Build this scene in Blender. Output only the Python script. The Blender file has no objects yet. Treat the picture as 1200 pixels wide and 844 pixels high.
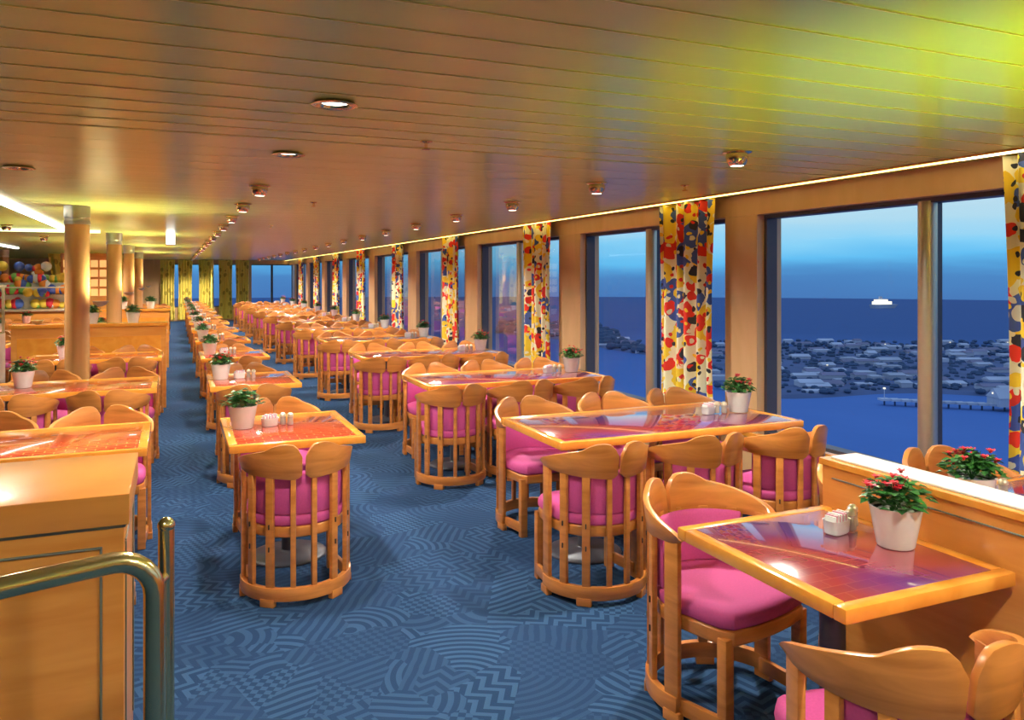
import bpy, math, random
from mathutils import Vector
random.seed(7)
S=bpy.context.scene
C=bpy.context.collection
try:
    S.view_settings.view_transform='Standard'
except Exception: pass
CEIL=2.27
# ------------------------------------------------------------ materials
def newmat(n):
    m=bpy.data.materials.new(n); m.use_nodes=True
    nt=m.node_tree; b=nt.nodes['Principled BSDF']; return m,nt,b
def N(nt,t,**k):
    n=nt.nodes.new(t)
    for a,v in k.items(): setattr(n,a,v)
    return n
def L(nt,a,b): nt.links.new(a,b)
def simple(n,col,rough=.5,metal=0,em=None,es=0,coat=0,var=.06,scale=30):
    m,nt,b=newmat(n)
    tc=N(nt,'ShaderNodeTexCoord'); no=N(nt,'ShaderNodeTexNoise'); no.inputs['Scale'].default_value=scale
    L(nt,tc.outputs['Object'],no.inputs['Vector'])
    r=N(nt,'ShaderNodeValToRGB'); 
    r.color_ramp.elements[0].color=[c*(1-var) for c in col]+[1]; r.color_ramp.elements[1].color=[min(1,c*(1+var)) for c in col]+[1]
    L(nt,no.outputs['Fac'],r.inputs['Fac']); L(nt,r.outputs['Color'],b.inputs['Base Color'])
    b.inputs['Roughness'].default_value=rough; b.inputs['Metallic'].default_value=metal
    b.inputs['Coat Weight'].default_value=coat; b.inputs['Coat Roughness'].default_value=.08
    if em: b.inputs['Emission Color'].default_value=list(em)+[1]; b.inputs['Emission Strength'].default_value=es
    return m
def wood(n,c1,c2,rough=.3,scale=(3,3,30),coat=.3,rnd=False):
    m,nt,b=newmat(n)
    tc=N(nt,'ShaderNodeTexCoord'); mp=N(nt,'ShaderNodeMapping'); mp.inputs['Scale'].default_value=scale
    L(nt,tc.outputs['Object'],mp.inputs['Vector'])
    no=N(nt,'ShaderNodeTexNoise'); no.inputs['Scale'].default_value=1.0; no.inputs['Detail'].default_value=5; no.inputs['Distortion'].default_value=.6
    L(nt,mp.outputs['Vector'],no.inputs['Vector'])
    r=N(nt,'ShaderNodeValToRGB'); r.color_ramp.elements[0].position=.3; r.color_ramp.elements[1].position=.7
    r.color_ramp.elements[0].color=list(c1)+[1]; r.color_ramp.elements[1].color=list(c2)+[1]
    L(nt,no.outputs['Fac'],r.inputs['Fac'])
    out=r.outputs['Color']
    if rnd:
        oi=N(nt,'ShaderNodeObjectInfo'); mr=N(nt,'ShaderNodeMapRange'); mr.inputs['To Min'].default_value=.82; mr.inputs['To Max'].default_value=1.15
        L(nt,oi.outputs['Random'],mr.inputs['Value']); hs=N(nt,'ShaderNodeHueSaturation'); L(nt,mr.outputs['Result'],hs.inputs['Value']); L(nt,out,hs.inputs['Color']); out=hs.outputs['Color']
    L(nt,out,b.inputs['Base Color'])
    b.inputs['Roughness'].default_value=rough; b.inputs['Coat Weight'].default_value=coat; b.inputs['Coat Roughness'].default_value=.1
    return m
def mathn(nt,op,a,b=None):
    n=N(nt,'ShaderNodeMath',operation=op)
    for i,x in enumerate([a,b]):
        if x is None: continue
        if isinstance(x,(int,float)): n.inputs[i].default_value=x
        else: L(nt,x,n.inputs[i])
    return n.outputs[0]
def mixc(nt,f,a,b):
    n=N(nt,'ShaderNodeMix',data_type='RGBA')
    if isinstance(f,(int,float)): n.inputs[0].default_value=f
    else: L(nt,f,n.inputs[0])
    for i,x in ((6,a),(7,b)):
        if isinstance(x,tuple): n.inputs[i].default_value=list(x)+[1]
        else: L(nt,x,n.inputs[i])
    return n.outputs[2]

M={}
M['chair']=wood('chair_wood',(.43,.14,.026),(.66,.25,.06),.28,(4,4,22),.4,True)
M['pink']=simple('pink_upholstery',(.56,.07,.27),.8,var=.12,scale=120)
M['peg']=simple('black_peg',(.03,.02,.02),.4)
M['edge']=wood('table_edge_wood',(.78,.27,.03),(.90,.38,.06),.18,(8,8,8),.5)
M['steel']=simple('brushed_steel',(.70,.62,.48),.32,.8)
M['chrome']=simple('brass_chrome',(.82,.66,.34),.2,1,scale=8)
M['cab']=wood('cabinet_wood',(.66,.23,.038),(.80,.34,.075),.3,(2,2,14),.3)
M['wall']=wood('wall_wood_veneer',(.64,.37,.18),(.76,.47,.26),.38,(4,4,1.2),.2)
M['col']=wood('column_veneer',(.50,.25,.09),(.66,.36,.15),.25,(6,6,1),.4)
M['dark']=simple('dark_bronze_frame',(.08,.08,.11),.4,.3)
M['white']=simple('white_ceramic',(.85,.85,.83),.2)
M['soil']=simple('soil',(.03,.02,.012),.9)
M['leaf']=simple('leaf_green',(.035,.16,.03),.45,var=.5,scale=60)
M['red']=simple('red_petals',(.75,.03,.06),.5,var=.3)
M['pinkpack']=simple('sweetener_packets',(.85,.35,.45),.5,var=.4,scale=90)
M['glassy']=simple('shaker_glass',(.55,.5,.45),.1,.4)
M['lens']=simple('lamp_lens',(1,1,1),.3,em=(1,.9,.7),es=6)
M['cove']=simple('cove_light',(1,.9,.5),.4,em=(1,.88,.24),es=3.6)
M['cove2']=simple('cove_light_white',(1,.95,.7),.4,em=(1,.95,.50),es=6)
M['tube']=simple('tube_light',(1,1,1),.4,em=(.9,.97,1),es=4)
M['tubeg']=simple('tube_light_green',(.8,1,.7),.4,em=(.75,1,.55),es=1.5)
M['greyline']=simple('grey_inlay',(.16,.17,.15),.3)
M['groove']=simple('ceiling_gold_highlight',(.88,.76,.24),.35,.1)  # gold, lightened in colour to mimic slat edges catching light

def ceilmat():
    m,nt,b=newmat('ceiling_slats_lacquer')
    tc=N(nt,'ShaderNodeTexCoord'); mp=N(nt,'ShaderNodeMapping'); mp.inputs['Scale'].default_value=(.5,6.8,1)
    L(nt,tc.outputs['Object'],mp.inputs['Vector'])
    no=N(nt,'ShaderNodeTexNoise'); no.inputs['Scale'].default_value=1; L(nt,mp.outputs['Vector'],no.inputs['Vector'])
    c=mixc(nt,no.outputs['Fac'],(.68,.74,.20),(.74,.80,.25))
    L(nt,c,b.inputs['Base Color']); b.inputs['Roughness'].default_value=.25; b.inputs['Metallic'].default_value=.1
    return m
M['ceil']=ceilmat()

def inlay(name,ca,cb,cm,purple_refl,ms=.016):
    m,nt,b=newmat(name)
    tc=N(nt,'ShaderNodeTexCoord')
    br=N(nt,'ShaderNodeTexBrick'); br.inputs['Scale'].default_value=5.5; br.inputs['Mortar Size'].default_value=ms
    br.inputs['Color1'].default_value=ca+(1,); br.inputs['Color2'].default_value=cb+(1,); br.inputs['Mortar'].default_value=cm+(1,)
    L(nt,tc.outputs['Object'],br.inputs['Vector'])
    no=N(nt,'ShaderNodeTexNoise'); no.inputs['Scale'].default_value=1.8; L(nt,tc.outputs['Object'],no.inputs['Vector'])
    r=N(nt,'ShaderNodeMapRange'); r.inputs['From Min'].default_value=.4; r.inputs['From Max'].default_value=.6; r.inputs['To Max'].default_value=purple_refl[1]; r.inputs['To Min'].default_value=purple_refl[0]
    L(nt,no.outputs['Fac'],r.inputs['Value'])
    c=mixc(nt,r.outputs['Result'],br.outputs['Color'],(.08,.035,.24))  # purple mixed in for sky reflected in the tabletop
    L(nt,c,b.inputs['Base Color']); b.inputs['Roughness'].default_value=.14; b.inputs['Coat Weight'].default_value=1; b.inputs['Coat Roughness'].default_value=.03
    return m
M['inlay']=inlay('table_inlay_red',(.60,.045,.018),(.50,.035,.018),(.80,.22,.07),(0,.05))
M['inlay2']=inlay('table_inlay_painted_reflection',(.32,.022,.012),(.26,.018,.014),(.37,.05,.03),(.1,.8),.010)  # red inlay with window reflection painted in as purple noise patches

def carpet():
    m,nt,b=newmat('carpet_blue_patchwork')
    tc=N(nt,'ShaderNodeTexCoord')
    mp=N(nt,'ShaderNodeMapping'); mp.inputs['Rotation'].default_value=(0,0,.5); L(nt,tc.outputs['Object'],mp.inputs['Vector'])
    V=mp.outputs['Vector']
    vo=N(nt,'ShaderNodeTexVoronoi'); vo.distance='MANHATTAN'; vo.inputs['Scale'].default_value=3.7; L(nt,V,vo.inputs['Vector'])
    sp=N(nt,'ShaderNodeSeparateColor'); L(nt,vo.outputs['Color'],sp.inputs['Color'])
    sx=N(nt,'ShaderNodeSeparateXYZ'); L(nt,V,sx.inputs[0])
    R,G,B=sp.outputs[0],sp.outputs[1],sp.outputs[2]
    off=N(nt,'ShaderNodeCombineXYZ'); L(nt,mathn(nt,'MULTIPLY',mathn(nt,'SUBTRACT',G,.5),.6),off.inputs[0]); L(nt,mathn(nt,'MULTIPLY',mathn(nt,'SUBTRACT',B,.5),.6),off.inputs[1])
    ad=N(nt,'ShaderNodeVectorMath',operation='ADD'); L(nt,vo.outputs['Position'],ad.inputs[0]); L(nt,off.outputs[0],ad.inputs[1])
    vd=N(nt,'ShaderNodeVectorMath',operation='DISTANCE'); L(nt,V,vd.inputs[0]); L(nt,ad.outputs[0],vd.inputs[1])
    a=mathn(nt,'GREATER_THAN',mathn(nt,'SINE',mathn(nt,'MULTIPLY',vd.outputs['Value'],150)),0)
    ch=N(nt,'ShaderNodeTexChecker'); ch.inputs['Scale'].default_value=36; L(nt,V,ch.inputs['Vector'])
    wob=N(nt,'ShaderNodeTexNoise'); wob.inputs['Scale'].default_value=5; L(nt,V,wob.inputs['Vector'])
    w=mathn(nt,'MULTIPLY',wob.outputs['Fac'],5)
    ang=mathn(nt,'MULTIPLY',mathn(nt,'FLOOR',mathn(nt,'MULTIPLY',G,4)),.785)
    lin=mathn(nt,'ADD',mathn(nt,'MULTIPLY',sx.outputs[0],mathn(nt,'COSINE',ang)),mathn(nt,'MULTIPLY',sx.outputs[1],mathn(nt,'SINE',ang)))
    lin2=mathn(nt,'SUBTRACT',mathn(nt,'MULTIPLY',sx.outputs[1],mathn(nt,'COSINE',ang)),mathn(nt,'MULTIPLY',sx.outputs[0],mathn(nt,'SINE',ang)))
    d=mathn(nt,'GREATER_THAN',mathn(nt,'SINE',mathn(nt,'ADD',mathn(nt,'MULTIPLY',lin,130),w)),0)
    zig=mathn(nt,'MULTIPLY',mathn(nt,'PINGPONG',lin2,.06),95)
    e=mathn(nt,'GREATER_THAN',mathn(nt,'SINE',mathn(nt,'ADD',mathn(nt,'MULTIPLY',lin,95),zig)),.1)
    def sel(f,x,y):
        return mathn(nt,'ADD',mathn(nt,'MULTIPLY',mathn(nt,'SUBTRACT',1,f),x),mathn(nt,'MULTIPLY',f,y))
    s1=sel(mathn(nt,'GREATER_THAN',R,.22),a,ch.outputs['Fac'])
    s2=sel(mathn(nt,'GREATER_THAN',R,.48),s1,d)
    s3=sel(mathn(nt,'GREATER_THAN',R,.72),s2,e)
    c1=mixc(nt,s3,(.013,.036,.096),(.040,.096,.205))
    c2=mixc(nt,mathn(nt,'MULTIPLY',B,.75),c1,(.018,.044,.115))
    no=N(nt,'ShaderNodeTexNoise'); no.inputs['Scale'].default_value=220; L(nt,V,no.inputs['Vector'])
    c3=mixc(nt,mathn(nt,'MULTIPLY',no.outputs['Fac'],.45),c2,(.023,.056,.135))
    L(nt,c3,b.inputs['Base Color']); b.inputs['Roughness'].default_value=.95; b.inputs['Specular IOR Level'].default_value=.1
    bp=N(nt,'ShaderNodeBump'); bp.inputs['Strength'].default_value=.3; bp.inputs['Distance'].default_value=.004; L(nt,no.outputs['Fac'],bp.inputs['Height']); L(nt,bp.outputs['Normal'],b.inputs['Normal'])
    return m
M['carpet']=carpet()

def curtain():
    m,nt,b=newmat('curtain_print')
    tc=N(nt,'ShaderNodeTexCoord')
    wn=N(nt,'ShaderNodeTexNoise'); wn.inputs['Scale'].default_value=9; L(nt,tc.outputs['UV'],wn.inputs['Vector'])
    ws=N(nt,'ShaderNodeVectorMath',operation='SCALE'); L(nt,wn.outputs['Color'],ws.inputs[0]); ws.inputs['Scale'].default_value=.08
    wa=N(nt,'ShaderNodeVectorMath',operation='ADD'); L(nt,tc.outputs['UV'],wa.inputs[0]); L(nt,ws.outputs[0],wa.inputs[1])
    def layer(scale,off,thr,base,cols,sc=(1,1,1)):
        mp=N(nt,'ShaderNodeMapping'); mp.inputs['Location'].default_value=(off,off*.7,0); mp.inputs['Scale'].default_value=sc; L(nt,wa.outputs[0],mp.inputs['Vector'])
        vo=N(nt,'ShaderNodeTexVoronoi'); vo.inputs['Scale'].default_value=scale; vo.inputs['Randomness'].default_value=.85; vo.voronoi_dimensions='2D'
        L(nt,mp.outputs['Vector'],vo.inputs['Vector'])
        sp=N(nt,'ShaderNodeSeparateColor'); L(nt,vo.outputs['Color'],sp.inputs['Color'])
        r=N(nt,'ShaderNodeValToRGB'); r.color_ramp.interpolation='CONSTANT'
        els=r.color_ramp.elements; n=len(cols)
        els[0].position=0; els[0].color=list(cols[0])+[1]; els[1].position=1/n; els[1].color=list(cols[1])+[1]
        for i in range(2,n):
            e=els.new(i/n); e.color=list(cols[i])+[1]
        L(nt,sp.outputs[0],r.inputs['Fac'])
        f=mathn(nt,'LESS_THAN',vo.outputs['Distance'],thr)
        return mixc(nt,f,base,r.outputs['Color'])
    RD=(.80,.035,.02);BL=(.06,.11,.42);YE=(.95,.66,.04);BK=(.03,.03,.05);GR=(.10,.26,.10);CR=(.92,.87,.62);LB=(.30,.40,.62)
    c=layer(6.5,0,.55,(.94,.88,.62),[YE,RD,CR,BL,YE,YE,CR,BL],(1,.85,1))
    c=layer(8,3.3,.34,c,[RD,CR,YE,BL,CR,BK,YE,RD])
    c=layer(12,7.3,.20,c,[YE,BK,RD,CR])
    L(nt,c,b.inputs['Base Color']); b.inputs['Roughness'].default_value=.8
    return m
M['curtain']=curtain()
def curtain2():
    m,nt,b=newmat('curtain_yellow')
    tc=N(nt,'ShaderNodeTexCoord'); vo=N(nt,'ShaderNodeTexVoronoi'); vo.inputs['Scale'].default_value=4; L(nt,tc.outputs['UV'],vo.inputs['Vector'])
    c=mixc(nt,mathn(nt,'LESS_THAN',vo.outputs['Distance'],.32),(.95,.78,.16),(.60,.46,.07))
    L(nt,c,b.inputs['Base Color']); b.inputs['Roughness'].default_value=.8
    return m
M['curtainy']=curtain2()
def glass():
    m,nt,b=newmat('window_glass'); nt.nodes.remove(b)
    o=[n for n in nt.nodes if n.type=='OUTPUT_MATERIAL'][0]
    t=N(nt,'ShaderNodeBsdfTransparent'); t.inputs[0].default_value=(.92,.97,1,1)
    g=N(nt,'ShaderNodeBsdfGlossy'); g.inputs['Roughness'].default_value=.02
    lw=N(nt,'ShaderNodeLayerWeight'); lw.inputs[0].default_value=.10
    f=mathn(nt,'MULTIPLY',lw.outputs['Fresnel'],.4)
    mx=N(nt,'ShaderNodeMixShader'); L(nt,f,mx.inputs[0]); L(nt,t.outputs[0],mx.inputs[1]); L(nt,g.outputs[0],mx.inputs[2]); L(nt,mx.outputs[0],o.inputs[0])
    return m
M['glass']=glass()

# ------------------------------------------------------------ mesh builder
class MB:
    def __init__(s): s.v=[];s.f=[];s.m=[];s.uv={}
    def add(s,vs,fs,mat):
        o=len(s.v); s.v+= [tuple(p) for p in vs]
        for f in fs: s.f.append(tuple(i+o for i in f)); s.m.append(mat)
        return o
    def box(s,x0,x1,y0,y1,z0,z1,mat):
        vs=[(x,y,z) for z in (z0,z1) for y in (y0,y1) for x in (x0,x1)]
        s.add(vs,[(0,2,3,1),(4,5,7,6),(0,1,5,4),(2,6,7,3),(0,4,6,2),(1,3,7,5)],mat)
    def obox(s,c,t,w,n,d,z0,z1,mat,dz0=0):
        vs=[]
        for z in (z0,z1):
            for a,b in ((-1,-1),(1,-1),(1,1),(-1,1)):
                vs.append((c[0]+t[0]*w/2*a+n[0]*d/2*b,c[1]+t[1]*w/2*a+n[1]*d/2*b,z))
        s.add(vs,[(3,2,1,0),(4,5,6,7),(0,1,5,4),(1,2,6,5),(2,3,7,6),(3,0,4,7)],mat)
    def lathe(s,prof,cx,cy,mat,seg=20,cap=True):
        vs=[];fs=[]
        for r,z in prof:
            for i in range(seg):
                a=2*math.pi*i/seg; vs.append((cx+r*math.cos(a),cy+r*math.sin(a),z))
        for j in range(len(prof)-1):
            for i in range(seg):
                k=(i+1)%seg; fs.append((j*seg+i,j*seg+k,(j+1)*seg+k,(j+1)*seg+i))
        if cap:
            fs.append(tuple(range(seg))[::-1]); fs.append(tuple((len(prof)-1)*seg+i for i in range(seg)))
        s.add(vs,fs,mat)
    def loops(s,ls,mat,cap=True):
        n=len(ls[0]); vs=[p for l in ls for p in l]; fs=[]
        for j in range(len(ls)-1):
            for i in range(n):
                k=(i+1)%n; fs.append((j*n+i,j*n+k,(j+1)*n+k,(j+1)*n+i))
        if cap: fs.append(tuple(range(n))[::-1]); fs.append(tuple((len(ls)-1)*n+i for i in range(n)))
        s.add(vs,fs,mat)
    def tube(s,path,r,mat,seg=12):
        ls=[]
        P=[Vector(p) for p in path]
        up=None
        for i,p in enumerate(P):
            d=(P[min(i+1,len(P)-1)]-P[max(i-1,0)]).normalized()
            if up is None:
                up=d.orthogonal().normalized()
            up=(up-d*up.dot(d)).normalized(); w=d.cross(up)
            ls.append([tuple(p+up*(r*math.cos(2*math.pi*k/seg))+w*(r*math.sin(2*math.pi*k/seg))) for k in range(seg)])
        s.loops(ls,mat)
    def sphere(s,c,r,mat,seg=8,rings=6,sz=1):
        prof=[]
        for j in range(rings+1):
            a=-math.pi/2+math.pi*j/rings; prof.append((max(1e-4,r*math.cos(a)),c[2]+r*sz*math.sin(a)))
        s.lathe(prof,c[0],c[1],mat,seg,False)
    def mesh(s,name,mats,bevel=0,smooth=False,seg=2):
        me=bpy.data.meshes.new(name); me.from_pydata(s.v,[],s.f)
        for k in mats: me.materials.append(M[k])
        for p,k in zip(me.polygons,s.m): p.material_index=mats.index(k)
        me.update()
        import bmesh
        bm=bmesh.new(); bm.from_mesh(me); bmesh.ops.recalc_face_normals(bm,faces=bm.faces); bm.to_mesh(me); bm.free()
        if bevel:
            o=bpy.data.objects.new('tmp',me); C.objects.link(o)
            md=o.modifiers.new('b','BEVEL'); md.width=bevel; md.segments=seg; md.limit_method='ANGLE'; md.angle_limit=math.radians(40)
            dg=bpy.context.evaluated_depsgraph_get(); me2=bpy.data.meshes.new_from_object(o.evaluated_get(dg)); me2.name=name
            bpy.data.objects.remove(o); me=me2
        if smooth:
            for p in me.polygons: p.use_smooth=True
            try: me.set_sharp_from_angle(angle=math.radians(38))
            except Exception: pass
        return me
def put(name,me,loc=(0,0,0),rz=0):
    o=bpy.data.objects.new(name,me); o.location=loc; o.rotation_euler=(0,0,rz); C.objects.link(o); return o

# ------------------------------------------------------------ chair
def chair_mesh():
    b=MB(); D=math.radians
    def P(a,r): return (r*math.sin(a),-r*math.cos(a))
    for sgn in (-1,1):
        n=24; ls=[]
        for i in range(n+1):
            t=i/n; a=D(1.9+ (102-1.9)*t)*sgn
            zt=.782+.024*math.sin(math.pi*min(1,t*2.6))-.100*t**1.8
            zb=.620+.033*t**.9
            k=min(1,t/.09)
            zt-= .045*(1-k)**2; zb+=.025*(1-k)**2
            if t>.9:
                e=(t-.9)/.1; mid=(zt+zb)/2; q=math.sqrt(max(.04,1-e*e)); zt=mid+(zt-mid)*q; zb=mid+(zb-mid)*q
            o0=P(a,.276);o1=P(a,.290);i0=P(a,.252);i1=P(a,.266)
            ls.append([(i0[0],i0[1],zb),(o0[0],o0[1],zb),(o1[0],o1[1],zt),(i1[0],i1[1],zt)])
        b.loops(ls,'chair')
        for ad,w in ((11,.026),(36,.040),(62,.040),(91,.065)):
            a=D(ad)*sgn; c=P(a,.263); t=(math.cos(a),math.sin(a)); nn=(math.sin(a),-math.cos(a))
            b.obox(c,t,w,nn,.022,.06,.665,'chair')
            for z in (.27,.38):
                if ad in(36,62):
                    cc=P(a,.276); b.obox(cc,t,.007,nn,.008,z,z+.026,'peg')
        b.box(sgn*.215-.022,sgn*.215+.022,.185,.225,0,.36,'chair')
        b.obox((sgn*.24,.10),(-sgn*.12,.99),.20,(1,.1),.022,.03,.085,'chair')
    ls=[]
    for i in range(31):
        a=D(-97+194*i/30); o=P(a,.28); q=P(a,.252)
        ls.append([(q[0],q[1],.03),(o[0],o[1],.03),(o[0],o[1],.095),(q[0],q[1],.095)])
    b.loops(ls,'chair')
    for ad in (-92,-38,38,92):
        a=D(ad); c=P(a,.267); b.obox(c,(math.cos(a),math.sin(a)),.075,(math.sin(a),-math.cos(a)),.03,0,.04,'chair')
    def dloop(s,z):
        pts=[]
        for i in range(17):
            a=D(-90+180*i/16); p=P(a,.243*s); pts.append((p[0],p[1],z))
        pts+= [(.238*s,.10*s,z),(.228*s,.19*s,z),(.20*s,.232*s,z),(.10*s,.25*s,z),(0,.255*s,z),(-.10*s,.25*s,z),(-.20*s,.232*s,z),(-.228*s,.19*s,z),(-.238*s,.10*s,z)]
        return pts
    k=-.024
    b.loops([dloop(.97,.355+k),dloop(1,.36+k),dloop(1,.405+k),dloop(.97,.41+k)],'chair')
    b.loops([dloop(.96,.41+k),dloop(1,.418+k),dloop(1.01,.44+k),dloop(1,.458+k),dloop(.95,.472+k),dloop(.82,.48+k),dloop(.5,.483+k)],'pink')
    ls=[]
    for i in range(19):
        a=D(-72+144*i/18); prof=[(.243,.445),(.222,.452),(.212,.55),(.220,.64),(.236,.660),(.247,.64)]
        l=[]
        for r,z in prof:
            if i in(0,18): r=.24+(r-.24)*.4
            p=P(a,r); l.append((p[0],p[1],z))
        ls.append(l)
    b.loops(ls,'pink')
    return b.mesh('dining_chair',['chair','pink','peg'],.004,True)
CH=chair_mesh()
def chair(x,y,face,j=None):
    if j is None: j=random.uniform(-.09,.09)
    put('dining_chair',CH,(x,y,0),face+j)
UP=0; DN=math.pi
# ------------------------------------------------------------ tables
def table_mesh(w,d,two=False,ink='inlay'):
    b=MB(); e=.045
    b.box(0,w,0,e,.708,.75,'edge'); b.box(0,w,d-e,d,.708,.75,'edge'); b.box(0,e,e,d-e,.708,.75,'edge'); b.box(w-e,w,e,d-e,.708,.75,'edge')
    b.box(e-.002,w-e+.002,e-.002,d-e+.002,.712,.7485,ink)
    xs=[w*.22,w*.78] if two else [w/2]
    for x in xs:
        b.lathe([(.22,0),(.22,.012),(.20,.022),(.045,.03),(.04,.04)],x,d/2,'dark',24)
        b.lathe([(.04,.03),(.04,.70)],x,d/2,'dark',16)
        b.box(x-.15,x+.15,d/2-.15,d/2+.15,.695,.71,'dark')
    return b.mesh('table',['edge',ink,'dark'],.006,True)
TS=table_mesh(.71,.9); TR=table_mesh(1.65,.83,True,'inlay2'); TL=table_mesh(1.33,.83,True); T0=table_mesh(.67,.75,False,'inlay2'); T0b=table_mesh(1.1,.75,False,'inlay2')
# ------------------------------------------------------------ props
def plant_mesh(flowers,seed):
    random.seed(seed); b=MB()
    b.lathe([(.055,0),(.058,.004),(.08,.125),(.083,.13),(.076,.13),(.072,.115)],0,0,'white',24)
    b.lathe([(.001,.112),(.073,.116)],0,0,'soil',20,False)
    for i in range(190):
        a=random.uniform(0,6.283); el=random.uniform(.1,1.45); r=random.uniform(.05,.12)
        c=Vector((math.cos(a)*math.cos(el)*r,math.sin(a)*math.cos(el)*r,.125+math.sin(el)*r*.85))
        d=Vector((math.cos(a+random.uniform(-.6,.6)),math.sin(a+random.uniform(-.6,.6)),random.uniform(-.3,.6))).normalized()
        s=d.cross(Vector((0,0,1))).normalized(); up=s.cross(d); l=random.uniform(.03,.05); w=l*.4
        p=[c-d*l*.5,c-d*.1*l+s*w+up*.004,c+d*l*.5-up*.006,c-d*.1*l-s*w+up*.004,c+up*-.003]
        b.add(p,[(0,1,4),(1,2,4),(2,3,4),(3,0,4)],'leaf')
    for i in range(14):
        a=i*.9; r=.03+.04*random.random(); b.tube([(0,0,.11),(math.cos(a)*r*.5,math.sin(a)*r*.5,.16),(math.cos(a)*r,math.sin(a)*r,.21)],.0018,'leaf',5)
    if flowers:
        for i in range(18):
            a=random.uniform(0,6.283); r=random.uniform(.01,.10); c=Vector((math.cos(a)*r,math.sin(a)*r,.225+random.uniform(-.02,.03)-r*.35))
            for k in range(6):
                t=k*1.047; d=Vector((math.cos(t),math.sin(t),.45)).normalized(); s=d.cross(Vector((0,0,1))).normalized()
                b.add([c,c+d*.010+s*.007,c+d*.02,c+d*.010-s*.007],[(0,1,2,3)],'red')
            b.sphere(tuple(c),.006,'red',6,4)
    return b.mesh('potted_plant',['white','soil','leaf','red'],0,True)
PF=[plant_mesh(True,3),plant_mesh(True,9)]; PG=plant_mesh(False,5)
def caddy_mesh():
    b=MB()
    def rr(s,z,hx=.045,hy=.03,n=20):
        o=[]
        for i in range(n):
            a=2*math.pi*i/n; c,sn=math.cos(a),math.sin(a)
            o.append((math.copysign(abs(c)**.5,c)*hx*s,math.copysign(abs(sn)**.5,sn)*hy*s,z))
        return o
    b.loops([rr(.85,0),rr(.95,.004),rr(1.05,.045),rr(1.1,.048),rr(1.0,.047),rr(.9,.02)],'white')
    for i in range(9):
        x=-.034+.0085*i; b.box(x-.003,x+.003,-.02,.02,.015,.062+.004*(i%3),'pinkpack' if i%2 else 'white')
    return b.mesh('sugar_caddy',['white','pinkpack'],0,True)
CD=caddy_mesh()
def shaker_mesh():
    b=MB(); b.lathe([(.017,0),(.019,.004),(.016,.03),(.017,.05)],0,0,'glassy',14); b.lathe([(.018,.05),(.018,.062),(.010,.072),(.002,.074)],0,0,'steel',14)
    return b.mesh('salt_shaker',['glassy','steel'],0,True)
SH=shaker_mesh()
def setting(x,y,fl,rz=0):
    put('potted_plant',random.choice(PF) if fl else PG,(x,y,.75),random.uniform(0,6))
def extras(x,y):
    put('sugar_caddy',CD,(x,y,.75),.3); put('salt_shaker',SH,(x+.075,y+.01,.75)); put('salt_shaker',SH,(x+.115,y-.01,.75))
random.seed(11)
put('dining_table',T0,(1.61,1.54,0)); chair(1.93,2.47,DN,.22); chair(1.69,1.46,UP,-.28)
put('potted_plant',PF[0],(2.15,1.85,.75)); 
put('sugar_caddy',CD,(2.07,2.02,.75),.2); put('salt_shaker',SH,(2.145,2.03,.75)); put('salt_shaker',SH,(2.185,2.06,.75))
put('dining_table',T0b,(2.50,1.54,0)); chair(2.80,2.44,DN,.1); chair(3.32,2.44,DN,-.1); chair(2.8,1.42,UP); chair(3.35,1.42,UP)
put('potted_plant',PF[1],(2.74,2.02,.75),2); extras(2.9,2.1)
R=[3.68+2.34*k for k in range(11)]
for k,y in enumerate(R):
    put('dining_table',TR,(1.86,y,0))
    for x in (2.02,2.62,3.2): chair(x,y-.07+random.uniform(-.03,.02),UP)
    for x in (2.2,2.8,3.36): chair(x,y+.83+.15+random.uniform(-.02,.06),DN)
    setting(3.36 ,y+.42,True); extras(3.12,y+.42)
for k in range(11):
    y=4.28+2.36*k
    put('dining_table',TS,(.255,y,0)); chair(.585,y-.05,UP,0.0 if k==0 else None); chair(.62,y+.9+.13,DN)
    setting(.36,y+.5,k%2==1); extras(.51,y+.5)
for k in range(10):
    y=4.40+2.36*k
    if k==2: y+=.2
    put('dining_table',TL,(-1.46,y,0))
    for x in (-.46,-1.08):
        chair(x,y-.07,UP); chair(x+.05,y+.83+.14,DN)
    if k>0 : setting(-1.1,y+.45,True)
for k in range(4):
    y=9.2+2.6*k
    put('dining_table',TL,(-3.3,y,0))
    for x in (-2.3,-2.95):
        chair(x,y-.07,UP); chair(x,y+.97,DN)
    setting(-2.6,y+.4,True)
# ------------------------------------------------------------ room shell
YB,YF=-3.0,31.5; XL=-9.0; XW=4.1; XG=4.22
b=MB(); b.box(XL,4.3,YB,YF,-.1,0,'carpet'); put('floor',b.mesh('floor',['carpet']))
b=MB()
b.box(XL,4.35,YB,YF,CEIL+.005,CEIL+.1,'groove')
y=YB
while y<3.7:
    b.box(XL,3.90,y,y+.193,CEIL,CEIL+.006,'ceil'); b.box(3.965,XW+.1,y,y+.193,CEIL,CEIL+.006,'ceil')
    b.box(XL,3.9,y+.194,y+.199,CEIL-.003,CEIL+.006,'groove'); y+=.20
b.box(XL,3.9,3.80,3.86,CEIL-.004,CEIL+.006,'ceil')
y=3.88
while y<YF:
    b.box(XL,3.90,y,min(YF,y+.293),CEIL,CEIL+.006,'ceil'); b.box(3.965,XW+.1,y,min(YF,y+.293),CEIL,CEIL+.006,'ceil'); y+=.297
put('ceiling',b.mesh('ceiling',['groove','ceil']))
b=MB(); b.box(3.905,3.96,3.0,YF-.05,CEIL-.012,CEIL+.004,'cove'); b.box(3.905,3.96,YB+.05,2.98,CEIL-.012,CEIL+.004,'cove2')
put('cove_light_strip',b.mesh('cove',['cove','cove2']))
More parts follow.
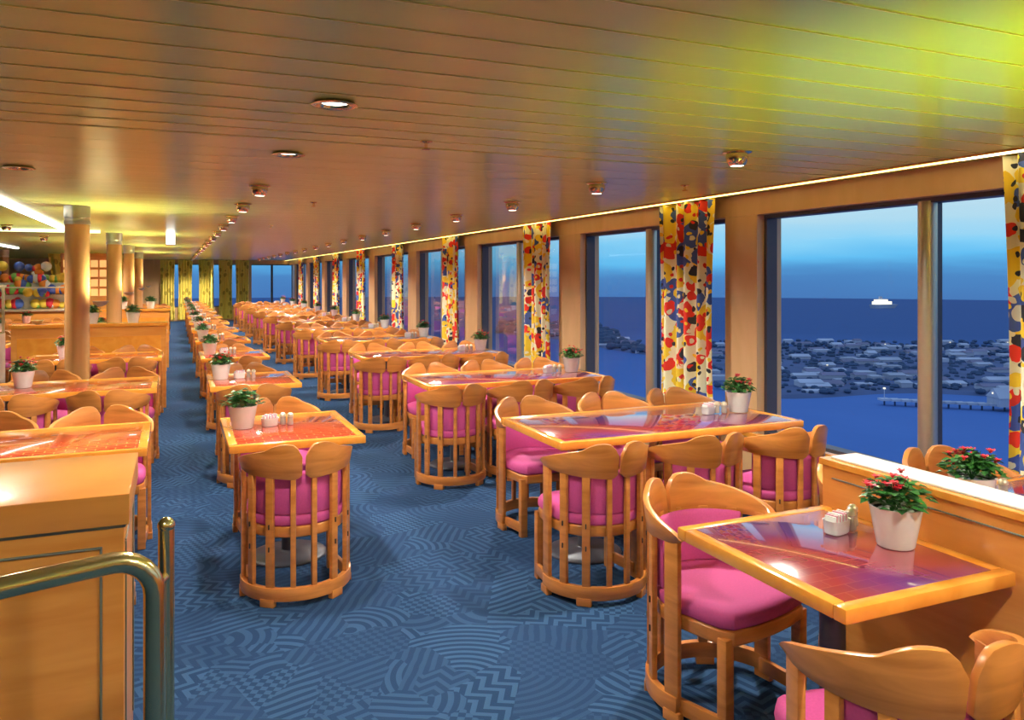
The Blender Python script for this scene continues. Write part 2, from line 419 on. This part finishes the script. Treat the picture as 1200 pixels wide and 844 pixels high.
b=MB(); b.box(3.89,3.903,YB+.05,YF-.05,CEIL-.010,CEIL,'edge'); b.box(3.962,3.975,YB+.05,YF-.05,CEIL-.012,CEIL,'edge'); put('trim_1',b.mesh('t',['edge']))
far=[-1.3,2.02,5.17,8.17,11.4,14.6,17.9,21.0,24.2,27.4,30.6]
wid=[.5,.45,.38,.52,.55,.55,.55,.5,.5,.5,.5]
b=MB()
b.box(XW,XG+.12,YB,YF,0,.40,'wall'); b.box(XW,XG+.12,YB,YF,2.10,CEIL,'wall')
b.box(XW-.03,XW+.02,YB,YF,.385,.42,'edge')
for f,w in zip(far,wid): b.box(XW,XG+.12,f-w,f,.40,2.10,'wall'); 
put('wall_right',b.mesh('wall_right',['wall','edge'],.004))
n=1
edges=[YB]+[e for f,w in zip(far,wid) for e in (f-w,f)]+[YF]
for i in range(0,len(edges),2):
    a,c=edges[i],edges[i+1]
    if c-a<.6: continue
    b=MB(); t=.03
    for (p,q) in ((a,a+t),(c-t,c)): b.box(XG-.05,XG+.05,p,q,.40,2.10,'dark')
    b.box(XG-.05,XG+.05,a+t,c-t,.40,.40+t,'dark'); b.box(XG-.05,XG+.05,a+t,c-t,2.10-t,2.10,'dark')
    mid=(a+c)/2 + (-.02)
    b.lathe([(.055,.43),(.055,2.08)],XG-.02,mid,'steel',20)
    b.box(XG-.01,XG+.05,mid-.045,mid+.045,.43,2.08,'dark')
    b.add([(XG+.055,a+t,.43),(XG+.055,c-t,.43),(XG+.055,c-t,2.07),(XG+.055,a+t,2.07)],[(0,1,2,3)],'glass')
    put('window_%d'%n,b.mesh('window',['dark','steel','glass'],0,True)); n+=1
b=MB()
b.box(XL,-.6,YF,YF+.2,0,CEIL,'wall'); b.box(-.6,4.34,YF,YF+.2,0,.5,'wall'); b.box(-.6,4.34,YF,YF+.2,2.12,CEIL,'wall')
for x in (-.6,2.55,4.2): b.box(x,x+.14,YF,YF+.2,.5,2.12,'wall')
put('wall_far',b.mesh('wall_far',['wall']))
b=MB()
for x0,x1 in ((-.46,2.55),(2.69,4.2)):
    b.add([(x0,YF+.08,.5),(x1,YF+.08,.5),(x1,YF+.08,2.12),(x0,YF+.08,2.12)],[(0,1,2,3)],'glass')
    m=(x0+x1)/2; b.box(m-.04,m+.04,YF+.03,YF+.12,.5,2.12,'dark')
    b.box(x0,x1,YF+.03,YF+.12,.5,.54,'dark'); b.box(x0,x1,YF+.03,YF+.12,2.08,2.12,'dark')
put('window_%d'%n,b.mesh('w',['glass','dark']))
b=MB(); b.box(XL-.2,XL,YB,YF+.2,0,CEIL,'wall'); put('wall_left',b.mesh('wall_left',['wall']))
b=MB(); b.box(XL-.2,4.34,YB-.2,YB,0,CEIL,'wall'); put('wall_back',b.mesh('wall_back',['wall']))
def curt(name,p0,p1,z0,z1,mat,nw=6,amp=.035):
    n=nw*10; vs=[];fs=[];uv=[]
    p0=Vector(p0);p1=Vector(p1);d=(p1-p0);ln=d.length;dn=d/ln;nr=Vector((-dn.y,dn.x))
    for j in range(9):
        z=z0+(z1-z0)*j/8; k=1-.10*math.sin(math.pi*j/8)
        for i in range(n+1):
            t=i/n; ph=2*math.pi*nw*t; o=math.sin(ph+.5*math.sin(3.1*t*6+j*.3))*amp*(1+.3*math.sin(t*17))*(1.15-.25*j/8)
            c=p0+d*(.5+(t-.5)*k)+nr*o; vs.append((c.x,c.y,z)); uv.append((t*ln*1.5+p0.y,z))
    for j in range(8):
        for i in range(n): q=j*(n+1)+i; fs.append((q,q+1,q+n+2,q+n+1))
    me=bpy.data.meshes.new(name); me.from_pydata(vs,[],fs); me.materials.append(M[mat])
    ul=me.uv_layers.new(name='UVMap')
    for lp in me.loops: ul.data[lp.index].uv=uv[lp.vertex_index]
    for p in me.polygons:p.use_smooth=True
    return put(name,me)
for f in far:
    if f<-1 : continue
    e=f+.78
    if f==2.02: e=2.77
    if f>30: continue
    curt('window_curtain',(4.0,f-.02),(4.0,e),.06,CEIL-.015,'curtain',5,.04)
for x in (-.5,.1,.8,1.5,2.1): curt('yellow_curtain',(x,YF-.12),(x+.5,YF-.12),.06,CEIL-.005,'curtainy',5)
curt('yellow_curtain',(-3.2,24.78),(-1.0,24.78),.06,CEIL-.005,'curtainy',12)
curt('yellow_curtain',(1.25,YF-1.2),(1.25,YF-.25),.06,CEIL-.005,'curtainy',6)
b=MB()
b.lathe([(.11,0),(.11,.08),(.102,.085),(.102,2.10)],0,0,'col',28); b.lathe([(.108,2.10),(.108,2.13),(.103,2.135),(.103,2.155),(.108,2.16),(.108,CEIL)],0,0,'steel',28)
cm=b.mesh('column',['col','steel'],0,True)
for x,y in ((-.82,8.15),(-.82,12.9),(-.86,17.7),(-.86,22.4),(-3.75,14),(-3.75,22)): put('round_column',cm,(x,y,0))
b=MB()
b.box(2.295,2.47,-.2,2.31,0,.90,'cab'); b.box(2.285,2.48,-.21,2.32,.90,.925,'edge'); b.box(2.315,2.45,-.18,2.29,.925,.933,'white')
b.box(2.288,2.296,-.15,2.26,.855,.860,'greyline')
put('low_partition',b.mesh('low_partition',['cab','edge','white','greyline'],.004))
for (x0,x1,yy) in ((-1.75,-.1,10.66),(-1.6,-.1,15.38)):
    b=MB(); b.box(x0,x1,yy,yy+.22,0,1.02,'cab'); b.box(x0-.02,x1+.02,yy-.02,yy+.24,1.02,1.06,'edge'); b.box(x0+.06,x1-.06,yy-.004,yy,.12,.9,'edge')
    put('room_divider',b.mesh('div',['cab','edge'],.006))
    put('potted_plant',PF[0],((x0+x1)/2,yy+.11,1.06)); put('potted_plant',PG,((x0+x1)/2+.45,yy+.11,1.06))
b=MB()
b.box(-1.6,-.135,2.52,3.06,.06,.90,'cab'); b.box(-1.58,-.155,2.55,3.04,0,.06,'dark')
b.box(-1.6,-.13,2.515,3.065,.90,.912,'greyline')
b.box(-1.62,-.12,2.50,3.08,.912,1.0,'cab')
b.box(-1.5,-.19,2.512,2.52,.845,.852,'greyline'); b.box(-.197,-.19,2.512,2.52,.12,.845,'greyline')
b.box(-.135,-.13,2.57,3.02,.845,.852,'greyline'); b.box(-.135,-.13,2.57,2.577,.12,.845,'greyline'); b.box(-.135,-.13,3.013,3.02,.12,.845,'greyline')
put('service_cabinet',b.mesh('cab',['cab','dark','greyline'],.006,True,3))
b=MB()
x,y=-.045,2.08
path=[(x,y,.02),(x,y,.86)]
for i in range(1,7):
    a=math.pi/2*i/6; path.append((x-.09*(1-math.cos(a)),y-.02*(1-math.cos(a)),.86+.09*math.sin(a)))
path+=[(-.34,1.985,.952),(-.8,1.84,.952),(-1.2,1.71,.952)]
b.tube(path,.025,'chrome',20)
b.lathe([(.05,0),(.05,.012),(.03,.02)],x,y,'chrome',20)
x2,y2=-.02,2.16
b.tube([(x2,y2,.02),(x2,y2,.99)],.019,'chrome',16); b.sphere((x2,y2,.995),.021,'chrome',16,8)
b.tube([(x,y,.87),(x2,y2,.87)],.012,'chrome',10)
b.lathe([(.04,0),(.04,.012),(.025,.02)],x2,y2,'chrome',20)
b.tube([(-1.2,1.71,0),(-1.2,1.71,.952)],.025,'chrome',16)
put('brass_handrail',b.mesh('rail',['chrome'],0,True))
# ------------------------------------------------------------ ceiling fixtures
b=MB()
b.lathe([(.052,0),(.075,-.003),(.085,-.012),(.07,-.016),(.055,-.012),(.05,.0)],0,0,'chrome',28,False); b.lathe([(.052,-.002),(.001,-.003)],0,0,'lens',24,False)
DLm=b.mesh('downlight',['chrome','lens'],0,True)
b=MB()
b.lathe([(.07,0),(.075,-.006),(.062,-.012),(.055,-.014)],0,0,'chrome',28,False); 
b.lathe([(.055,-.012),(.058,-.03),(.052,-.055),(.04,-.072),(.034,-.075)],0,0,'chrome',24,False); b.lathe([(.034,-.074),(.001,-.074)],0,0,'lens',20,False)
ESm=b.mesh('spotlight',['chrome','lens'],0,True)
def lamp(x,y,e,z=CEIL-.09,col=(1,.96,.82),ang=155):
    l=bpy.data.lights.new('spot','SPOT'); l.energy=e; l.color=col; l.spot_size=math.radians(ang); l.spot_blend=.6; l.shadow_soft_size=.06
    o=bpy.data.objects.new('spot_lamp',l); o.location=(x,y,z); C.objects.link(o); return o
for y in (2.94,4.23): put('ceiling_downlight',DLm,(.545,y,CEIL)); lamp(.545,y,115,CEIL-.03)
put('ceiling_downlight',DLm,(-.84,5.37,CEIL)); lamp(-.84,5.37,100,CEIL-.03)
for k in range(17):
    y=5.8+1.5*k; put('ceiling_spotlight',ESm,(.55,y,CEIL))
    if k%2==0: lamp(.55,y,180+8*k)
for k in range(18):
    y=3.27+1.47*k; put('ceiling_spotlight',ESm,(2.67,y,CEIL))
    if k%2==0: lamp(2.67,y,200+8*k)
for k in range(7):
    y=8.3+3*k; put('ceiling_spotlight',ESm,(-1.9,y,CEIL)); lamp(-1.9,y,220)
for x,y,e in ((1.6,.6,120),(-.8,.8,65),(3.0,.6,120),(.4,-1.2,120)):
    put('ceiling_downlight',DLm,(x,y,CEIL)); lamp(x,y,e,CEIL-.03)
def fill_upl(x,y,z,e,col=(.98,1,.52),ang=165,fix=True):  # added fill: invented upward lamps and bowls that brighten the ceiling
    l=bpy.data.lights.new('up','SPOT'); l.energy=e; l.color=col; l.spot_size=math.radians(ang); l.spot_blend=1; l.shadow_soft_size=.12
    o=bpy.data.objects.new('uplight_source',l); o.location=(x,y,z+.08); o.rotation_euler=(math.pi,0,0); C.objects.link(o)
    if fix: put('fill_uplight_bowl',UB,(x,y,z))
b=MB(); b.lathe([(.012,0),(.05,.02),(.07,.05),(.066,.05),(.045,.022),(.01,.01)],0,0,'steel',20); UB=b.mesh('ub',['steel'],0,True)
for yy in (8.15,12.9,17.7,22.4): fill_upl(-.82+.19,yy,1.35,85)
for (x,y) in ((1.0,-2.7),(-3,-2.7)): fill_upl(x,y,1.2,260)  # unseen fill behind the camera
for yy in (10.77,15.49): fill_upl(-1.5,yy,1.06,60)
b=MB(); b.lathe([(.03,0),(.03,-.005),(.008,-.01),(.008,-.035),(.02,-.038),(.02,-.041)],0,0,'chrome',14)
sm=b.mesh('spr',['chrome'],0,True)
for x,y in ((1.1,3.6),(1.1,6.9),(3.3,4.6),(1.1,10.2),(-1.6,5.6)): put('ceiling_sprinkler',sm,(x,y,CEIL))
b=MB(); b.box(-1.37,-1.30,7.4,12.0,CEIL-.03,CEIL,'tube'); put('ceiling_tube_light',b.mesh('tl',['tube']))
b=MB(); b.box(-4,-.95,12.2,12.26,CEIL-.04,CEIL,'tubeg'); b.box(-3.2,-3.13,13,20,CEIL-.03,CEIL,'tube'); put('ceiling_tube_light',b.mesh('tl',['tubeg','tube']))
b=MB(); b.box(-.12,.0,12.9,13.0,CEIL-.16,CEIL,'tube'); b.box(-.13,.01,12.88,13.02,CEIL-.17,CEIL-.155,'steel'); put('exit_sign_lamp',b.mesh('tl',['tube','steel']))
# buffet area
M['fy']=simple('yellow_fruit',(.95,.7,.08),.5); M['fg']=simple('melon_green',(.2,.5,.10),.5); M['fo']=simple('orange_fruit',(.9,.3,.04),.5); M['fb']=simple('blue_glassware',(.08,.15,.6),.3)
random.seed(4)
for (x0,x1,y0,y1) in ((-5.9,-1.95,18.5,19.6),(-7.5,-4.4,11.5,12.6)):
    b=MB(); b.box(x0,x1,y0,y1,.1,.92,'cab'); b.box(x0+.05,x1-.05,y0+.05,y1-.05,0,.1,'dark'); b.box(x0-.05,x1+.05,y0-.05,y1+.05,.92,.96,'steel')
    for i in range(4):
        x=x0+.1+(x1-x0-.2)*i/3; b.box(x-.02,x+.02,y0+.1,y0+.14,.96,1.4,'steel')
    b.box(x0,x1,y0,y0+.4,1.40,1.42,'steel')
    b.box(x0+.1,x1-.1,y1-.4,y1-.05,.96,1.25,'white'); b.box(x0+.1,x1-.1,y1-.2,y1-.05,1.25,1.5,'white')
    put('buffet_counter',b.mesh('buf',['cab','dark','steel','white'],.005))
    b=MB()
    for i in range(260):
        x=random.uniform(x0+.2,x1-.2); r=random.uniform(.06,.11); t=random.randrange(3)
        yy,zz=((y0+.58,.965),(y1-.3,1.255),(y1-.125,1.505))[t]
        b.sphere((x,yy,zz+r+random.choice([0,.12,.24])*(1 if abs((x-x0)%.9-.45)<.3 else 0)),r,random.choice(['fy','fy','red','red','fo','fg','white','fb']),10,7)
    put('fruit_display',b.mesh('fr',['fy','red','fo','fg','white','fb'],0,True))
for x,y in ((-2.1,10.9),(-2.7,10.9),(-4.0,10.2)):
    b=MB(); b.box(x-.22,x+.22,y-.22,y+.22,.06,.95,'white'); b.box(x-.2,x+.2,y-.2,y+.2,0,.06,'dark')
    for sx in(-1,1):
        for sy in(-1,1): b.box(x+sx*.2-.015,x+sx*.2+.015,y+sy*.2-.015,y+sy*.2+.015,.95,1.5,'steel')
    b.box(x-.23,x+.23,y-.23,y+.23,1.5,1.53,'steel'); b.box(x-.18,x+.18,y-.18,y+.18,1.2,1.21,'steel')
    for k in range(5): b.lathe([(.03,1.21),(.035,1.3),(.01,1.33)],x-.14+.07*k,y,'fb' if k%2 else 'white',10); b.lathe([(.03,.95),(.035,1.05),(.01,1.08)],x-.14+.07*k,y,'white',10)
    put('glass_display_case',b.mesh('gd',['white','dark','steel','fb'],.003))
M['shelf']=simple('lit_shelf_panel',(.6,.35,.1),.5,em=(1,.6,.2),es=.8)
b=MB(); b.box(-2.6,-1.5,22.25,22.5,0,CEIL-.05,'cab')
for j in range(4):
    for i in range(5):
        x=-2.54+i*.2; b.box(x,x+.16,22.23,22.25,1.15+.24*j,1.33+.24*j,'shelf')
put('display_shelf',b.mesh('sh',['cab','shelf'],.0))
# coloured uplight on partition
b=MB(); b.lathe([(.03,.933),(.035,.94),(.045,.985),(.04,.985),(.03,.95)],2.38,.95,'steel',20); put('uplight_lamp',b.mesh('ul',['steel'],0,True))
l=bpy.data.lights.new('up','SPOT'); l.energy=110; l.color=(.72,1,.03); l.spot_size=math.radians(88); l.spot_blend=1; l.shadow_soft_size=.04
o=bpy.data.objects.new('uplight_source',l); o.location=(2.38,.95,1.0); o.rotation_euler=(math.radians(180-30),0,0); C.objects.link(o)
# ------------------------------------------------------------ outside
SEA=-30
m,nt,bb=newmat('sea_water')
tc=N(nt,'ShaderNodeTexCoord'); no=N(nt,'ShaderNodeTexNoise'); no.inputs['Scale'].default_value=.03; no.inputs['Detail'].default_value=8
L(nt,tc.outputs['Object'],no.inputs['Vector'])
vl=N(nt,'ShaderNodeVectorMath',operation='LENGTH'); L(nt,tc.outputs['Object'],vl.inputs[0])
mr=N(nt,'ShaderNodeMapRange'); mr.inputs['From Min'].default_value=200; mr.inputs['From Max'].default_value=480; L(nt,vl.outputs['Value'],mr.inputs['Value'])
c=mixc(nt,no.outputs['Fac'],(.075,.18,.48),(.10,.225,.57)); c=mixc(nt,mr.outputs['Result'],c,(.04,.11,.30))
L(nt,c,bb.inputs['Base Color']); bb.inputs['Roughness'].default_value=.8; bb.inputs['Specular IOR Level'].default_value=.1
bp=N(nt,'ShaderNodeBump'); bp.inputs['Strength'].default_value=.3; bp.inputs['Distance'].default_value=2; L(nt,no.outputs['Fac'],bp.inputs['Height']); L(nt,bp.outputs['Normal'],bb.inputs['Normal'])
M['sea']=m
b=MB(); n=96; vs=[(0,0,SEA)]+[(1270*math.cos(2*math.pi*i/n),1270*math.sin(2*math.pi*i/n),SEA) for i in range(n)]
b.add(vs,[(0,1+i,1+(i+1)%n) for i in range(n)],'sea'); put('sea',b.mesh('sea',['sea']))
M['land']=simple('shore_land',(.07,.11,.24),.9,var=.5,scale=.08)
M['tree']=simple('shore_trees',(.045,.085,.17),.9,var=.5,scale=.1)
M['bld']=simple('shore_buildings',(.45,.48,.60),.8,var=.5,scale=.06)
M['roof']=simple('shore_roofs',(.20,.19,.30),.8,var=.4,scale=.05)
M['lit']=simple('town_lights',(1,.8,.5),.5,em=(1,.85,.6),es=1.2)
random.seed(21)
ca,sa=.9189,.3946
def fw(z,s): return (z*sa+s*ca, z*ca-s*sa)
def shore(s):
    if s<58: return (430-s*1.9+10*math.sin(s*.09), 540)
    return (212+8*math.sin(s*.07)-(s-58)*.15, 385)
b=MB(); vs=[];fs=[]; ss=list(range(-10,350,6))
for s in ss:
    a,c=shore(s); 
    for z,h in ((a,-.3),(a+5,.6),((a+c)/2,.8),(c,-.3)): p=fw(z,s); vs.append((p[0],p[1],SEA+h))
for i in range(len(ss)-1):
    for j in range(3): q=i*4+j; fs.append((q,q+1,q+5,q+4))
b.add(vs,fs,'land')
def quad(cx,cy,w,d,z0,z1,mat,roof=0,rm='roof'):
    ux,uy=ca,-sa; vx,vy=sa,ca
    pt=lambda a,e,z:(cx+ux*a+vx*e,cy+uy*a+vy*e,z)
    v=[pt(sx*w/2,sy*d/2,z) for z in (z0,z1) for sx,sy in ((-1,-1),(1,-1),(1,1),(-1,1))]
    b.add(v,[(3,2,1,0),(4,5,6,7),(0,1,5,4),(1,2,6,5),(2,3,7,6),(3,0,4,7)],mat)
    if roof:
        v=[pt(-w/2-.2,-d/2-.2,z1),pt(w/2+.2,-d/2-.2,z1),pt(w/2+.2,d/2+.2,z1),pt(-w/2-.2,d/2+.2,z1),pt(-w/2,0,z1+roof),pt(w/2,0,z1+roof)]
        b.add(v,[(0,1,5,4),(2,3,4,5),(0,4,3),(1,2,5)],rm)
for i in range(300):
    s=random.uniform(0,345); a,c=shore(s); z=a+8+(c-a-14)*random.random()**1.5; p=fw(z,s); w=random.uniform(3,8); d=random.uniform(3,5); h=random.uniform(.3,1.3)
    x,y=p; quad(x,y,w,d,SEA,SEA+.8+h,'bld',random.choice([0,.6,.8]),random.choice(['roof','bld']))
    if random.random()<.15: q=fw(z-d/2-.3,s+random.uniform(-1,1)); quad(q[0],q[1],.5,.2,SEA+1.2,SEA+1.5,'lit')
for i in range(2600):
    s=random.uniform(-8,345); a,c=shore(s); z=random.uniform(a+3,c-3); p=fw(z,s); r=random.uniform(.4,1.1)*(2 if s<58 else 1); b.sphere((p[0],p[1],SEA+.7+r*.3),r*1.3,'tree',6,4,.6)
for i in range(16):
    s=random.uniform(62,345); a,c=shore(s); z=a+8+random.uniform(-4,40); p=fw(z,s); quad(p[0],p[1],.15,.15,SEA,SEA+3.4,'tree'); quad(p[0],p[1],.4,.4,SEA+3.4,SEA+3.75,'lit')
for t in range(26):
    s=92+2.2*t; z=194-.8*t; q=fw(z,s); quad(q[0],q[1],2.3,2.4,SEA+1.2,SEA+1.7,'bld'); quad(q[0],q[1],.3,.3,SEA-.5,SEA+1.3,'tree')
    if t%5==0: quad(q[0],q[1],.15,.15,SEA+1.6,SEA+4,'bld'); quad(q[0],q[1],.45,.45,SEA+4,SEA+4.35,'lit')
q=fw(186,118); quad(q[0],q[1],8,5,SEA+1.2,SEA+3.2,'bld',2.2,'bld')
put('harbour_town',b.mesh('town',['land','bld','roof','lit','tree']))
b=MB(); x,y=fw(800,378)
b.loops([[(x-14,y-3,SEA),(x+13,y-3,SEA),(x+13,y+3,SEA),(x-14,y+3,SEA)],[(x-15,y-4,SEA+4),(x+17,y-4,SEA+4),(x+17,y+4,SEA+4),(x-15,y+4,SEA+4)]],'bld')
b.box(x-12,x+9,y-3,y+3,SEA+4,SEA+7,'lit'); b.box(x-10,x+4,y-2.5,y+2.5,SEA+7,SEA+9,'lit'); b.box(x-5,x-2,y-1,y+1,SEA+9,SEA+12,'bld')
put('distant_ferry',b.mesh('ferry',['bld','lit']))
# world
w=bpy.data.worlds.new('dusk_sky'); S.world=w; w.use_nodes=True; nt=w.node_tree; bg=nt.nodes['Background']
tc=N(nt,'ShaderNodeTexCoord'); sx=N(nt,'ShaderNodeSeparateXYZ'); L(nt,tc.outputs['Generated'],sx.inputs[0])
mp=N(nt,'ShaderNodeMapping'); mp.inputs['Scale'].default_value=(3,3,22); L(nt,tc.outputs['Generated'],mp.inputs['Vector'])
no=N(nt,'ShaderNodeTexNoise'); no.inputs['Scale'].default_value=1.2; no.inputs['Detail'].default_value=6; L(nt,mp.outputs['Vector'],no.inputs['Vector'])
zz=mathn(nt,'ADD',sx.outputs[2],mathn(nt,'MULTIPLY',mathn(nt,'SUBTRACT',no.outputs['Fac'],.5),.045))
f=mathn(nt,'MULTIPLY',mathn(nt,'ADD',zz,.05),2.5)
r=N(nt,'ShaderNodeValToRGB'); L(nt,f,r.inputs['Fac'])
stops=[(-.03,(.07,.19,.48)),(.0,(.08,.25,.56)),(.010,(.10,.36,.70)),(.022,(.14,.54,.90)),(.042,(.26,.66,.94)),(.065,(.48,.74,.88)),(.11,(.58,.75,.84)),(.3,(.34,.50,.78))]
els=r.color_ramp.elements
for i,(z,cc) in enumerate(stops):
    p=(z+.05)*2.5
    if i<2: els[i].position=p; e=els[i]
    else: e=els.new(p)
    e.color=list(cc)+[1]
L(nt,r.outputs['Color'],bg.inputs['Color']); bg.inputs['Strength'].default_value=1.0
# camera
cd=bpy.data.cameras.new('camera'); cam=bpy.data.objects.new('camera',cd); C.objects.link(cam)
cam.location=(0,0,1.62); cam.rotation_euler=(math.pi/2,0,-math.atan(395/920)); cd.sensor_width=36; cd.lens=27.6; cd.shift_y=-97/1200; cd.clip_end=6000; cd.clip_start=.05
S.camera=cam
